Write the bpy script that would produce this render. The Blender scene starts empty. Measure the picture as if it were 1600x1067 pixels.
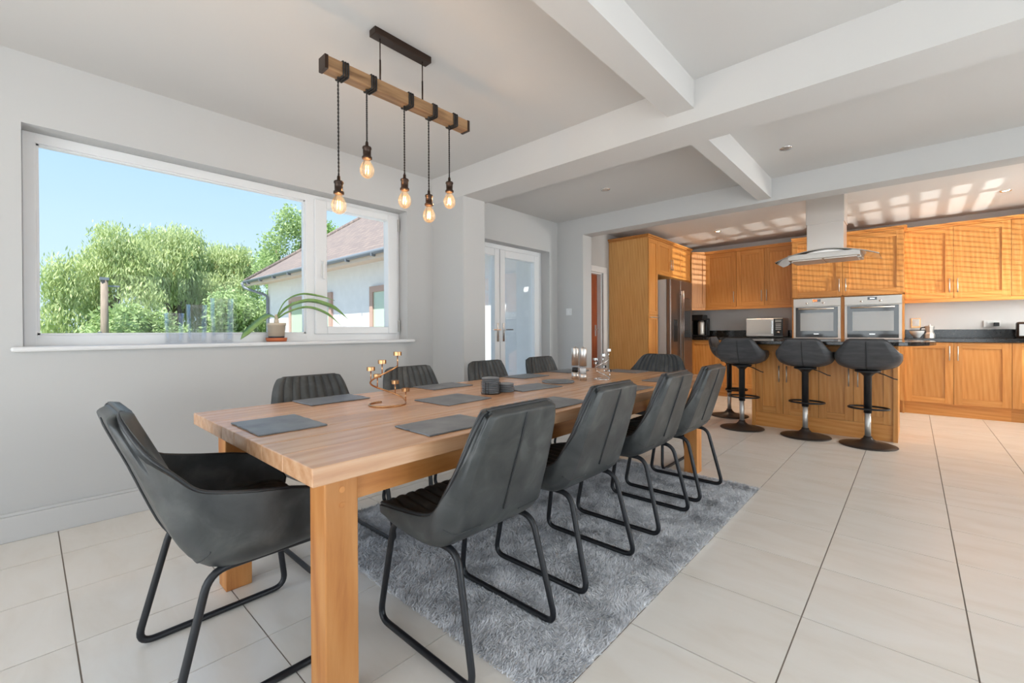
import bpy, math, random
import numpy as np
from mathutils import Vector, Matrix, noise as mnoise
random.seed(7); np.random.seed(7)
PI = math.pi
sc = bpy.context.scene
COL = sc.collection

# ------------------------------------------------------------------ camera
cd = bpy.data.cameras.new('camera'); cam = bpy.data.objects.new('camera', cd); COL.objects.link(cam)
F, YAW, PIT, ROL, SY = 689.011, 0.7379, -0.0041, -0.0047, -13.07
fwd = Vector((-math.sin(YAW)*math.cos(PIT), math.cos(YAW)*math.cos(PIT), math.sin(PIT)))
rt = Vector((math.cos(YAW), math.sin(YAW), 0)); up = rt.cross(fwd)
r2 = rt*math.cos(ROL) + up*math.sin(ROL); u2 = -rt*math.sin(ROL) + up*math.cos(ROL)
cam.matrix_world = Matrix(((r2.x, u2.x, -fwd.x, 0), (r2.y, u2.y, -fwd.y, 0), (r2.z, u2.z, -fwd.z, 1.1), (0, 0, 0, 1)))
cd.sensor_width = 36; cd.lens = F/1600*36; cd.shift_y = SY/1600; cd.clip_start = .02; cd.clip_end = 300
sc.camera = cam

# ------------------------------------------------------------------ colour management, world, lights
vs = sc.view_settings; vs.view_transform = 'Standard'; vs.look = 'None'; vs.gamma = 1; vs.exposure = 0.24
vs.use_curve_mapping = False
sc.cycles.transparent_max_bounces = 32
w = bpy.data.worlds.new('sky'); sc.world = w; w.use_nodes = True
nt = w.node_tree; nt.nodes.clear()
def N(t, ty, **k):
    n = t.nodes.new(ty)
    for a, b in k.items(): setattr(n, a, b)
    return n
o = N(nt, 'ShaderNodeOutputWorld'); bg = N(nt, 'ShaderNodeBackground'); tc = N(nt, 'ShaderNodeTexCoord')
sx = N(nt, 'ShaderNodeSeparateXYZ'); rp = N(nt, 'ShaderNodeValToRGB')
rp.color_ramp.elements[0].position = .0; rp.color_ramp.elements[0].color = (.68, .86, 1.0, 1)
rp.color_ramp.elements[1].position = .55; rp.color_ramp.elements[1].color = (.26, .52, .95, 1)
nt.links.new(tc.outputs['Generated'], sx.inputs[0]); nt.links.new(sx.outputs['Z'], rp.inputs[0])
nt.links.new(rp.outputs[0], bg.inputs[0]); nt.links.new(bg.outputs[0], o.inputs[0]); bg.inputs[1].default_value = 1.05

def light(name, kind, loc, target, energy, color=(1, 1, 1), **k):
    d = bpy.data.lights.new(name, kind); d.energy = energy; d.color = color
    for a, b in k.items(): setattr(d, a, b)
    ob = bpy.data.objects.new(name, d); COL.objects.link(ob); ob.location = loc
    ob.rotation_euler = (Vector(target)-Vector(loc)).to_track_quat('-Z', 'Y').to_euler()
    return ob
light('sun', 'SUN', (3, -6, 12), (3-.257*4, -6+.47*4, 8), 9.0, (1, .975, .94), angle=.01)
# area lamps added as daylight fill in unseen openings behind and right of camera
light('patio_fill', 'AREA', (2.86, 2.5, 1.15), (-3, 2.9, 1.1), 50, (.97, .985, 1), shape='RECTANGLE', size=3.0, size_y=2.1)
light('rear_fill', 'AREA', (-.6, -2.04, 1.2), (-.6, 4, 1.2), 56, (.98, .99, 1), shape='RECTANGLE', size=4.2, size_y=2.0)
light('kitchen_window_fill', 'AREA', (2.87, 6.85, 1.58), (-2, 6.85, 1.3), 150, (1, .98, .95), shape='RECTANGLE', size=1.25, size_y=1.0)
# added spot imitating sun glinting off the terrace, thrown upward through the kitchen blind
light('glint_stand_in', 'SPOT', (8.7, 5.4, .3), (.2, 7.5, 2.6), 5000, (1, .97, .92), spot_size=.5, spot_blend=.2, shadow_soft_size=.015)

# ------------------------------------------------------------------ materials
M = {}
def mat(name, col=(.8, .8, .8), rough=.5, metal=0., spec=.5, **k):
    m = bpy.data.materials.new(name); m.use_nodes = True; M[name] = m
    b = m.node_tree.nodes['Principled BSDF']
    b.inputs['Base Color'].default_value = (*col, 1); b.inputs['Roughness'].default_value = rough
    b.inputs['Metallic'].default_value = metal; b.inputs['Specular IOR Level'].default_value = spec
    for a, v in k.items(): b.inputs[a].default_value = v
    return m, m.node_tree, b
def coords(t, scale, rnd=True, kind='obj'):
    tc = N(t, 'ShaderNodeTexCoord'); src = tc.outputs['Object']
    if kind == 'pos': src = N(t, 'ShaderNodeNewGeometry').outputs['Position']
    mp = N(t, 'ShaderNodeMapping'); mp.inputs['Scale'].default_value = scale
    t.links.new(src, mp.inputs[0])
    if rnd:
        oi = N(t, 'ShaderNodeObjectInfo'); ml = N(t, 'ShaderNodeMath', operation='MULTIPLY'); ml.inputs[1].default_value = 37.
        t.links.new(oi.outputs['Random'], ml.inputs[0]); t.links.new(ml.outputs[0], mp.inputs['Location'])
    return mp.outputs[0]
def ramp(t, fac, stops):
    r = N(t, 'ShaderNodeValToRGB'); e = r.color_ramp.elements
    while len(e) < len(stops): e.new(.5)
    for q, (p, c) in zip(e, stops): q.position = p; q.color = (*c, 1)
    t.links.new(fac, r.inputs[0]); return r.outputs[0]
def noisetex(t, vec, scale, detail=3., dist=0., rough=.55):
    n = N(t, 'ShaderNodeTexNoise'); n.inputs['Scale'].default_value = scale; n.inputs['Detail'].default_value = detail
    n.inputs['Distortion'].default_value = dist; n.inputs['Roughness'].default_value = rough
    t.links.new(vec, n.inputs['Vector']); return n.outputs['Fac']
def bump(t, b, h, strength=.2, dist=.01):
    n = N(t, 'ShaderNodeBump'); n.inputs['Strength'].default_value = strength; n.inputs['Distance'].default_value = dist
    t.links.new(h, n.inputs['Height']); t.links.new(n.outputs[0], b.inputs['Normal'])
def varied(name, stops, scale=4., vscale=(1, 1, 1), rough=.5, detail=4., dist=0., bmp=0., bdist=.005, kind='obj', rnd=True, **k):
    m, t, b = mat(name, stops[0][1], rough, **k)
    n = noisetex(t, coords(t, vscale, rnd, kind), scale, detail, dist)
    t.links.new(ramp(t, n, stops), b.inputs['Base Color'])
    if bmp: bump(t, b, n, bmp, bdist)
    return m
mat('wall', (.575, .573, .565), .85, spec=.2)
mat('kitchen_wall_lit', (.76, .75, .74), .8, spec=.2)  # wall paint lightened to stand in for missing kitchen light
mat('kitchen_ceiling_lit', (.76, .745, .73), .9, spec=.15)  # ceiling paint lightened likewise, the kitchen light put into its colour
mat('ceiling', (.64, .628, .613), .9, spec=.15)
mat('skirting', (.62, .615, .605), .5)
mat('white_gloss', (.82, .82, .82), .35)
mat('upvc', (.80, .81, .82), .3)
varied('tile', [(.3, (.80, .735, .65)), (.5, (.845, .79, .715)), (.7, (.87, .825, .76))], 2.2, (1, 3.2, 1), rough=.26, detail=6, dist=.6, spec=.5)
mat('grout', (.30, .25, .21), .9)
def oak(name, vscale, c0, c1, c2, rough=.42, k=1.):
    m, t, b = mat(name, c1, rough)
    v = coords(t, vscale)
    n1 = noisetex(t, v, 3.0, 8, .35, .62)
    v2 = coords(t, tuple(q*.22 if q > 2 else q*.35 for q in vscale))
    wv = N(t, 'ShaderNodeTexWave', wave_type='RINGS', rings_direction='SPHERICAL'); wv.inputs['Scale'].default_value = 3.2
    wv.inputs['Distortion'].default_value = 3.5; wv.inputs['Detail'].default_value = 4; wv.inputs['Detail Scale'].default_value = 1.2
    t.links.new(v2, wv.inputs['Vector'])
    mx = N(t, 'ShaderNodeMix', data_type='FLOAT'); mx.inputs[0].default_value = .16*k
    t.links.new(n1, mx.inputs[2]); t.links.new(wv.outputs['Fac'], mx.inputs[3])
    col = ramp(t, mx.outputs[0], [(.22, c0), (.48, c1), (.75, c2)])
    oi = N(t, 'ShaderNodeObjectInfo'); mr = N(t, 'ShaderNodeMapRange'); mr.inputs['To Min'].default_value = .88; mr.inputs['To Max'].default_value = 1.1
    t.links.new(oi.outputs['Random'], mr.inputs['Value'])
    hs = N(t, 'ShaderNodeHueSaturation'); t.links.new(mr.outputs[0], hs.inputs['Value']); t.links.new(col, hs.inputs['Color'])
    t.links.new(hs.outputs[0], b.inputs['Base Color']); bump(t, b, mx.outputs[0], .08, .003)
OK = ((.52, .19, .036), (.64, .27, .062), (.71, .345, .105))
oak('oak_v', (16, 16, .8), *OK); oak('oak_h', (.8, 16, 16), *OK); oak('oak_hy', (16, .8, 16), *OK)
oak('oak_pale', (18, 18, 1.0), (.60, .28, .075), (.71, .375, .12), (.78, .46, .175))
TB = ((.40, .13, .03), (.58, .235, .062), (.68, .32, .105))
oak('table_y_sheen', (12, .7, 12), (.50, .245, .115), (.62, .345, .185), (.72, .455, .28), rough=.27)  # paler than the legs: window sheen partly put into the colour
M['table_y_sheen'].node_tree.nodes['Principled BSDF'].inputs['Specular IOR Level'].default_value = .9
oak('table_leg', (7, 7, .7), *TB, rough=.5); oak('table_x', (.7, 8, 8), *TB, rough=.5); oak('table_apron', (8, .7, 8), *TB, rough=.5)
varied('leather', [(.3, (.024, .027, .029)), (.52, (.046, .050, .050)), (.76, (.10, .105, .102))], 9., rough=.4, detail=8, dist=.5, bmp=.08, bdist=.002, spec=.55)
varied('stool_leather', [(.3, (.040, .042, .048)), (.55, (.065, .066, .072)), (.75, (.10, .10, .105))], 6., (1, 1, 5), rough=.45, detail=7, dist=.5, bmp=.06, bdist=.002)
mat('piping', (.028, .030, .032), .35)
mat('chair_metal', (.010, .011, .014), .42)
mat('stool_metal', (.055, .042, .036), .42, metal=.4)
mat('chrome', (.80, .80, .80), .12, metal=1.)
m, t, b = mat('steel', (.72, .69, .66), .36, metal=1.)
bump(t, b, noisetex(t, coords(t, (2, 2, 160)), 4, 3), .05, .001)
mat('steel_light', (.66, .64, .61), .42, metal=.85)
mat('fridge_steel', (.26, .22, .20), .28, metal=.9)
mat('fridge_side', (.52, .54, .56), .5)
mat('black_plastic', (.012, .012, .013), .3)
mat('black_glass', (.030, .032, .036), .06, spec=.8)
mat('oven_window', (.30, .31, .31), .12, spec=.8)
varied('granite', [(.45, (.008, .008, .009)), (.62, (.02, .018, .017)), (.75, (.09, .08, .07))], 60, rough=.12, detail=2, spec=.6)
varied('slate', [(.3, (.12, .13, .142)), (.7, (.23, .242, .255))], 9., rough=.42, detail=8, bmp=.35, bdist=.004)  # slate colour lightened to carry the window's reflection
mat('copper', (.62, .34, .16), .25, metal=1.)
mat('bronze', (.045, .026, .018), .35, metal=.6)
mat('cord', (.02, .017, .016), .8)
varied('beam_wood', [(.3, (.17, .085, .035)), (.6, (.33, .19, .09))], 4, (9, .8, 9), rough=.5)
mat('white_plastic', (.78, .78, .77), .35)
mat('black_rubber', (.02, .02, .02), .6)
varied('red_door', [(.3, (.24, .045, .012)), (.6, (.36, .085, .022))], 4, (9, 9, .8), rough=.35)
varied('render_white', [(.3, (.72, .71, .69)), (.7, (.77, .76, .74))], 8, rough=.9)
m, t, b = mat('roof_tiles', (.30, .22, .18), .9)
v = coords(t, (1, 1, 1), False, 'pos')
br = N(t, 'ShaderNodeTexBrick'); br.inputs['Scale'].default_value = 1; br.inputs['Brick Width'].default_value = .2; br.inputs['Row Height'].default_value = .11
br.inputs['Color1'].default_value = (.24, .185, .155, 1); br.inputs['Color2'].default_value = (.18, .14, .125, 1); br.inputs['Mortar'].default_value = (.15, .12, .11, 1)
br.inputs['Mortar Size'].default_value = .012
t.links.new(v, br.inputs['Vector']); t.links.new(br.outputs['Color'], b.inputs['Base Color']); bump(t, b, br.outputs['Fac'], .6, .02)
varied('paving', [(.3, (.56, .55, .53)), (.7, (.66, .65, .63))], 4, rough=.9)
varied('gravel', [(.3, (.26, .25, .235)), (.7, (.36, .35, .33))], 8, rough=.95)
mat('gutter', (.16, .18, .20), .5)
mat('soffit', (.62, .50, .40), .8)
mat('ext_frame', (.45, .30, .24), .6)
mat('ext_glass', (.45, .55, .42), .1, spec=.8)
varied('grass', [(.3, (.12, .22, .05)), (.7, (.25, .36, .10))], 3, rough=.95)
def leafmat(name, a, bb, c, sc_=1.2):
    m, t, b = mat(name, a, .6, spec=.25)
    n = noisetex(t, coords(t, (1, 1, 1), False, 'pos'), sc_, 6, .3, .7)
    col = ramp(t, n, [(.3, a), (.5, bb), (.68, c)]); t.links.new(col, b.inputs['Base Color'])
    tr = N(t, 'ShaderNodeBsdfTranslucent'); t.links.new(col, tr.inputs[0])
    ms = N(t, 'ShaderNodeMixShader'); ms.inputs[0].default_value = .4; out = t.nodes['Material Output']
    t.links.new(b.outputs[0], ms.inputs[1]); t.links.new(tr.outputs[0], ms.inputs[2]); t.links.new(ms.outputs[0], out.inputs[0])
leafmat('willow', (.40, .48, .20), (.53, .61, .29), (.64, .70, .41))
leafmat('leaf_bright', (.28, .39, .15), (.40, .52, .23), (.53, .64, .33), 2.)
leafmat('leaf_dark', (.22, .35, .10), (.32, .47, .15), (.45, .60, .25), 2.)
varied('bark', [(.3, (.10, .075, .05)), (.7, (.2, .16, .12))], 6, (3, 3, .6), rough=.9)
varied('pole_wood', [(.3, (.22, .17, .13)), (.7, (.33, .26, .2))], 6, (5, 5, .5), rough=.9)
varied('plant_leaf', [(.3, (.16, .33, .07)), (.7, (.36, .52, .20))], 10, (1, 1, 1), rough=.4)
mat('terracotta', (.60, .16, .06), .6)
mat('pot_clear', (.66, .55, .42), .35)
mat('pot_dark', (.02, .03, .05), .4)
varied('rug', [(.28, (.36, .36, .375)), (.5, (.76, .76, .775)), (.75, (.90, .895, .90))], 5, rough=.9, detail=8, kind='pos', rnd=False)
mat('rug_base', (.7, .7, .71), .95)
def emis(name, col, s):
    m, t, b = mat(name, col, .5); b.inputs['Emission Color'].default_value = (*col, 1); b.inputs['Emission Strength'].default_value = s
emis('filament', (1, .46, .12), 6.); emis('lamp_lit', (1, .86, .62), 5.)
emis('led_red', (1, .18, .05), 1.2); emis('led_white', (.8, .9, 1), 1.0)
def glassmat(name, tint, refl=.1, rough=.0, body=None, bodyf=0.):
    m = bpy.data.materials.new(name); m.use_nodes = True; M[name] = m; t = m.node_tree; t.nodes.clear()
    out = N(t, 'ShaderNodeOutputMaterial'); tr = N(t, 'ShaderNodeBsdfTransparent'); tr.inputs[0].default_value = (*tint, 1)
    gl = N(t, 'ShaderNodeBsdfGlossy'); gl.inputs['Roughness'].default_value = rough
    fr = N(t, 'ShaderNodeFresnel'); fr.inputs[0].default_value = 1.5
    ml = N(t, 'ShaderNodeMath', operation='MULTIPLY'); ml.inputs[1].default_value = refl/.1; ml.use_clamp = True
    t.links.new(fr.outputs[0], ml.inputs[0])
    ms = N(t, 'ShaderNodeMixShader'); t.links.new(ml.outputs[0], ms.inputs[0]); t.links.new(tr.outputs[0], ms.inputs[1]); t.links.new(gl.outputs[0], ms.inputs[2])
    last = ms.outputs[0]
    if body:
        df = N(t, 'ShaderNodeBsdfTranslucent'); df.inputs[0].default_value = (*body, 1)
        m2 = N(t, 'ShaderNodeMixShader'); m2.inputs[0].default_value = bodyf; t.links.new(last, m2.inputs[1]); t.links.new(df.outputs[0], m2.inputs[2]); last = m2.outputs[0]
    t.links.new(last, out.inputs[0])
glassmat('glass', (.98, .99, .985), .018)
glassmat('vase_glass', (.985, .992, 1), .022)
glassmat('frosted', (.9, .94, .98), .05, .2, (.82, .90, .97), .93)
glassmat('bulb_glass', (1, .93, .82), .05, 0, (1, .8, .55), .015)
glassmat('hood_glass', (.90, .95, .93), .3, .02, (.8, .85, .82), .06)

# ------------------------------------------------------------------ mesh helpers
class MB:
    def __init__(s): s.v = []; s.f = []; s.mi = []
    def add(s, vs, fs, mi=0):
        k = len(s.v); s.v += [tuple(p) for p in vs]; s.f += [tuple(i+k for i in f) for f in fs]; s.mi += [mi]*len(fs); return s
    def box(s, x0, x1, y0, y1, z0, z1, mi=0):
        return s.add([(x0, y0, z0), (x1, y0, z0), (x1, y1, z0), (x0, y1, z0), (x0, y0, z1), (x1, y0, z1), (x1, y1, z1), (x0, y1, z1)],
                     [(0, 3, 2, 1), (4, 5, 6, 7), (0, 1, 5, 4), (1, 2, 6, 5), (2, 3, 7, 6), (3, 0, 4, 7)], mi)
    def prism(s, poly, z0, z1, mi=0):      # poly counter-clockwise in xy
        n = len(poly)
        return s.add([(x, y, z0) for x, y in poly]+[(x, y, z1) for x, y in poly],
                     [tuple(range(n-1, -1, -1)), tuple(range(n, 2*n))]+[(i, (i+1) % n, n+(i+1) % n, n+i) for i in range(n)], mi)
    def tube(s, pts, r, seg=8, closed=False, mi=0, caps=True):
        P = [Vector(p) for p in pts]; n = len(P); R = r if hasattr(r, '__len__') else [r]*n
        T = []
        for i in range(n):
            a = P[(i-1) % n] if (closed or i > 0) else P[i]; b = P[(i+1) % n] if (closed or i < n-1) else P[i]
            T.append((b-a).normalized())
        u = T[0].orthogonal().normalized(); vs = []
        for i in range(n):
            u = (u - T[i]*u.dot(T[i])); u = u.normalized() if u.length > 1e-6 else T[i].orthogonal().normalized()
            w_ = T[i].cross(u)
            for k in range(seg):
                a = 2*PI*k/seg; vs.append(P[i]+(u*math.cos(a)+w_*math.sin(a))*R[i])
        fs = []
        for i in range(n if closed else n-1):
            j = (i+1) % n
            for k in range(seg): fs.append((i*seg+k, i*seg+(k+1) % seg, j*seg+(k+1) % seg, j*seg+k))
        if caps and not closed: fs += [tuple(range(seg-1, -1, -1)), tuple(range((n-1)*seg, n*seg))]
        return s.add(vs, fs, mi)
    def lathe(s, prof, c=(0, 0, 0), seg=24, mi=0):   # prof: list of (r, z)
        vs = []; fs = []; n = len(prof)
        for r, z in prof:
            for k in range(seg): a = 2*PI*k/seg; vs.append((c[0]+r*math.cos(a), c[1]+r*math.sin(a), c[2]+z))
        for i in range(n-1):
            for k in range(seg): fs.append((i*seg+k, i*seg+(k+1) % seg, (i+1)*seg+(k+1) % seg, (i+1)*seg+k))
        if prof[0][0] > 1e-5: fs.append(tuple(range(seg-1, -1, -1)))
        if prof[-1][0] > 1e-5: fs.append(tuple(range((n-1)*seg, n*seg)))
        return s.add(vs, fs, mi)
    def grid(s, rows, closed=False, mi=0, flip=False):
        n, m_ = len(rows), len(rows[0]); fs = []
        for i in range(n-1):
            for j in range(m_ if closed else m_-1):
                f = (i*m_+j, i*m_+(j+1) % m_, (i+1)*m_+(j+1) % m_, (i+1)*m_+j); fs.append(f[::-1] if flip else f)
        return s.add([p for r in rows for p in r], fs, mi)
    def mesh(s, name, mats, smooth=False, fix=False):
        me = bpy.data.meshes.new(name); me.from_pydata(s.v, [], s.f)
        for m_ in ([mats] if isinstance(mats, str) else mats): me.materials.append(M[m_])
        if len(me.materials) > 1: me.polygons.foreach_set('material_index', s.mi)
        if smooth: me.polygons.foreach_set('use_smooth', [True]*len(me.polygons))
        me.update(); return me
def put(name, mesh, parent=None, loc=(0, 0, 0), rz=0):
    ob = bpy.data.objects.new(name, mesh); COL.objects.link(ob); ob.location = loc; ob.rotation_euler = (0, 0, rz); ob.parent = parent; return ob
def obj(name, mb, mats, parent=None, smooth=False, loc=(0, 0, 0), rz=0, bevel=0):
    ob = put(name, mb.mesh(name, mats, smooth), parent, loc, rz)
    if bevel:
        md = ob.modifiers.new('bevel', 'BEVEL'); md.width = bevel; md.segments = 2; md.limit_method = 'ANGLE'; md.angle_limit = .9
    if smooth:
        md = ob.modifiers.new('norm', 'WEIGHTED_NORMAL') if False else None
    return ob
def box(name, d, mats, parent=None, bevel=0, loc=(0, 0, 0), rz=0): return obj(name, MB().box(*d), mats, parent, False, loc, rz, bevel)
def tag(ob, label, cat, group=None):
    ob['label'] = label; ob['category'] = cat
    if group: ob['group'] = group
    return ob
def struct(ob): ob['kind'] = 'structure'; return ob
def thing(name, loc, label, cat, group=None, rz=0):
    e = bpy.data.objects.new(name, None); COL.objects.link(e); e.location = loc; e.rotation_euler = (0, 0, rz); e.empty_display_size = .05
    return tag(e, label, cat, group)
def dup(root, loc, rz, label, group=None):
    def cp(ob, par):
        c = ob.copy(); COL.objects.link(c); c.parent = par
        for ch in kids.get(ob.name, []): cp(ch, c)
        return c
    kids = {}
    for q in list(COL.objects):
        if q.parent: kids.setdefault(q.parent.name, []).append(q)
    r = cp(root, None); r.location = loc; r.rotation_euler = (0, 0, rz); r['label'] = label
    if group: r['group'] = group
    return r
def fillet(pts, r, n=6, closed=False):
    P = [Vector(p) for p in pts]; out = []; m_ = len(P)
    for i in range(m_):
        if not closed and i in (0, m_-1): out.append(P[i]); continue
        a, b, c = P[i-1], P[i], P[(i+1) % m_]
        d1 = (a-b).normalized(); d2 = (c-b).normalized(); rr = min(r, (a-b).length*.45, (c-b).length*.45)
        p, q = b+d1*rr, b+d2*rr
        for k in range(n+1):
            u = k/n; out.append(p*(1-u)**2+b*2*u*(1-u)+q*u*u)
    return out

# ------------------------------------------------------------------ room shell
WX, RX, FY, BY = -3.535, 2.6, -1.773, 8.38      # left wall, right wall, rear wall (behind camera), kitchen back wall
TS, TX0, TY0 = .4708, -.3175, 1.9934
fl = struct(box('floor', (WX-.3, RX+.3, FY-.3, BY+.3, -.12, -.004), 'grout'))
tm = MB().box(0.0024, TS-.0024, .0024, TS-.0024, -.02, 0).mesh('tile', 'tile')
for i in range(-7, 7):
    for j in range(-8, 13):
        ob = put('tile', tm, fl, (TX0+i*TS, TY0+j*TS, random.uniform(-.0004, .0004)))
def wall(name, boxes, m_='wall'):
    mb = MB()
    for d in boxes: mb.box(*d)
    return struct(obj(name, mb, m_))
H1, H2, HK = 2.61, 2.55, 2.61
WO = (-.015, 2.42, 1.02, 2.235)                  # window opening y0 y1 z0 z1
DO = (3.0, 4.627, 0, 2.14)                       # french door opening
KD = (5.10, 5.98, 0, 2.0)                        # kitchen passage door opening
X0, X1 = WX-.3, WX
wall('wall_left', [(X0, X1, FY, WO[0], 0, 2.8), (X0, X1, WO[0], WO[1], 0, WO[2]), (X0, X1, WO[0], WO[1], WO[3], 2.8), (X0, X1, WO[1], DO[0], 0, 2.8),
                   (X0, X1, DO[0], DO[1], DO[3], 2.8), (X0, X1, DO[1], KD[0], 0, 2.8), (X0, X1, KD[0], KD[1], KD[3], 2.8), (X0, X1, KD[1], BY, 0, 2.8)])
wall('wall_back', [(X0, RX+.3, BY+.004, BY+.3, 0, 2.8)], 'kitchen_wall_lit')
wall('wall_right', [(RX, RX+.3, FY, -1.4, 0, 2.8), (RX, RX+.3, -1.4, 4.0, 2.2, 2.8), (RX, RX+.3, 4.0, 6.2, 0, 2.8), (RX, RX+.3, 6.2, 7.5, 0, 1.05),
                    (RX, RX+.3, 6.2, 7.5, 2.1, 2.8), (RX, RX+.3, 7.5, BY, 0, 2.8)])
wall('wall_front', [(X0, -2.8, FY-.3, FY, 0, 2.8), (-2.8, 1.6, FY-.3, FY, 2.2, 2.8), (1.6, RX+.3, FY-.3, FY, 0, 2.8)])
wall('wall_pier', [(WX, -3.07, 2.715, 2.99, 0, 2.355)])
wall('wall_partition', [(WX, -3.13, 4.8, 5.0, 0, 2.7), (-3.13, RX, 4.8, 5.0, 2.335, 2.7)])
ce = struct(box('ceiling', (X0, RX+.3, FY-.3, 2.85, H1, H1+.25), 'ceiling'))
box('ceiling_panel', (X0, RX+.3, 2.85, 4.9, H2, H1+.25), 'ceiling', ce); box('ceiling_panel', (X0, RX+.3, 4.9, BY+.3, HK, H1+.25), 'kitchen_ceiling_lit', ce)
struct(box('trim_1', (WX, RX, 2.715, 3.03, 2.355, 2.7), 'ceiling'))
struct(box('trim_2', (-1.141, -.976, FY, 2.715, 2.44, 2.7), 'ceiling'))
struct(box('trim_3', (-1.115, -1.0, 3.03, 4.8, 2.36, 2.7), 'ceiling'))
def baseboard(name, x0, x1, y0, y1, dx, dy):
    mb = MB().box(x0, x1, y0, y1, 0, .135)
    mb.box(x0, x1-(.006 if dx else 0), y0+(.006 if dy else 0), y1, .135, .152)
    return struct(obj(name, mb, 'skirting', bevel=.003))
baseboard('baseboard_left', WX, WX+.018, FY, 2.715, 1, 0)
baseboard('baseboard_pier', WX, -3.07, 2.697, 2.715, 0, 1)
baseboard('baseboard_partition', WX, -3.13, 4.782, 4.8, 0, 1)

# window_1 : fixed pane and a hinged sash, set back in the reveal
XW = -3.70
w1 = struct(box('window_1', (XW, XW+.04, WO[0], WO[1], WO[2], WO[2]+.001), 'upvc'))
mb = MB()
y0, y1, z0, z1 = WO
for d in ((y0, y0+.055, z0, z1), (y1-.04, y1, z0, z1), (1.535, 1.605, z0, z1)): mb.box(XW-.03, XW+.035, *d)
mb.box(XW-.03, XW+.034, y0, y1, z1-.058, z1); mb.box(XW-.03, XW+.034, y0, y1, z0, z0+.072)
obj('window_frame', mb, 'upvc', w1, bevel=.006)
mb = MB()
for d in ((y0+.05, y0+.066, 1.09, 2.18), (1.523, 1.54, 1.09, 2.18), ): mb.box(XW-.02, XW+.02, *d)
mb.box(XW-.02, XW+.02, y0+.05, 1.54, 1.088, 1.102); mb.box(XW-.02, XW+.02, y0+.05, 1.54, 2.168, 2.182)
obj('glazing_bead', mb, 'upvc', w1)
box('pane', (XW-.004, XW+.004, y0+.05, 1.54, 1.09, 2.18), 'glass', w1)
sh = MB()
for d in ((1.60, 1.70, 1.085, 2.20), (2.282, 2.385, 1.085, 2.20), (1.70, 2.282, 1.085, 1.148), (1.70, 2.282, 2.14, 2.20)): sh.box(XW-.02, XW+.062, *d)
sash = obj('sash', sh, 'upvc', w1, bevel=.006)
box('pane', (XW-.004, XW+.004, 1.69, 2.29, 1.14, 2.15), 'glass', sash)
hm = MB().box(XW+.062, XW+.075, 1.645, 1.668, 1.57, 1.70); hm.box(XW+.075, XW+.10, 1.648, 1.665, 1.66, 1.685); hm.box(XW+.092, XW+.106, 1.648, 1.665, 1.54, 1.685)
obj('handle', hm, 'white_plastic', sash, bevel=.003)
for zz in (2.06, 1.10):
    box('hinge', (XW+.045, XW+.07, 2.386, 2.398, zz, zz+.11), 'steel_light', sash)
sl = MB().box(WX-.16, WX+.045, y0-.045, y1+.06, 1.002, 1.03)
struct(obj('trim_4', sl, 'white_gloss', bevel=.012))

# door_1 : pair of glazed french doors
d1 = struct(box('door_1', (XW, XW+.04, DO[0], DO[1], 0, .02), 'upvc'))
mb = MB()
for d in ((3.0, 3.07, 0, 2.14), (4.545, 4.627, 0, 2.14), (3.07, 4.545, 2.085, 2.14)): mb.box(XW-.03, XW+.03, *d)
obj('door_frame', mb, 'upvc', d1, bevel=.006)
for (a, c, hy, s) in ((3.075, 3.80, 3.755, -1), (3.81, 4.54, 3.855, 1)):
    mb = MB()
    for d in ((a, a+.085, .03, 2.08), (c-.085, c, .03, 2.08), (a+.085, c-.085, 1.995, 2.08), (a+.085, c-.085, .03, .18)): mb.box(XW-.02, XW+.05, *d)
    leaf = obj('door_leaf', mb, 'upvc', d1, bevel=.006)
    box('pane', (XW-.004, XW+.004, a+.08, c-.08, .17, 2.0), 'glass', leaf)
    hd = MB().box(XW+.05, XW+.062, hy-.016, hy+.016, .98, 1.20); hd.tube([(XW+.06, hy, 1.12), (XW+.10, hy, 1.12), (XW+.10, hy+s*.12, 1.12)], .009)
    obj('handle', hd, 'chrome', leaf)
# door_2 : varnished brown door in the kitchen passage
d2 = struct(box('door_2', (-3.66, -3.62, 5.14, 5.945, .01, 1.965), 'red_door', bevel=.003))
mb = MB().box(-3.665, -3.55, 5.945, 5.98, 0, 1.965).box(-3.665, -3.55, 5.10, 5.14, 0, 1.965).box(-3.665, -3.55, 5.10, 5.98, 1.965, 2.0)
mb.box(WX, WX+.022, 5.965, 6.065, 0, 1.985).box(WX, WX+.022, 5.01, 5.115, 0, 1.985).box(WX, WX+.022, 5.01, 6.065, 1.985, 2.075)
obj('door_frame', mb, 'white_gloss', d2, bevel=.004)
hd = MB().box(-3.62, -3.612, 5.865, 5.905, 1.02, 1.19); hd.tube([(-3.615, 5.885, 1.12), (-3.57, 5.885, 1.12), (-3.57, 5.78, 1.12)], .009)
obj('handle', hd, 'chrome', d2)
# door_3 : glazed patio doors on the right, window_2 behind the camera, window_3 kitchen window with venetian blind
def glazed(name, ax, p, a, c, z0, z1, n, pos=None):
    mb = MB(); pos = pos or [a+(c-a)*k/n for k in range(n+1)]
    for q in pos:
        q0, q1 = max(a, q-.05), min(c, q+.05)
        mb.box(*((p, p+.06, q0, q1) if ax == 0 else (q0, q1, p, p+.06)), z0, z1)
    for zz in (z0, z1-.08): mb.box(*((p, p+.06, a, c) if ax == 0 else (a, c, p, p+.06)), zz, zz+.08)
    root = struct(obj(name, mb, 'upvc'))
    for k in range(len(pos)-1):
        q0, q1 = pos[k]+.05, pos[k+1]-.05
        obj('pane', MB().box(*((p+.026, p+.034, q0, q1) if ax == 0 else (q0, q1, p+.026, p+.034)), z0+.08, z1-.08), 'glass', root)
    return root
glazed('door_3', 0, RX+.12, -1.4, 4.0, 0, 2.2, 5)
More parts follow.
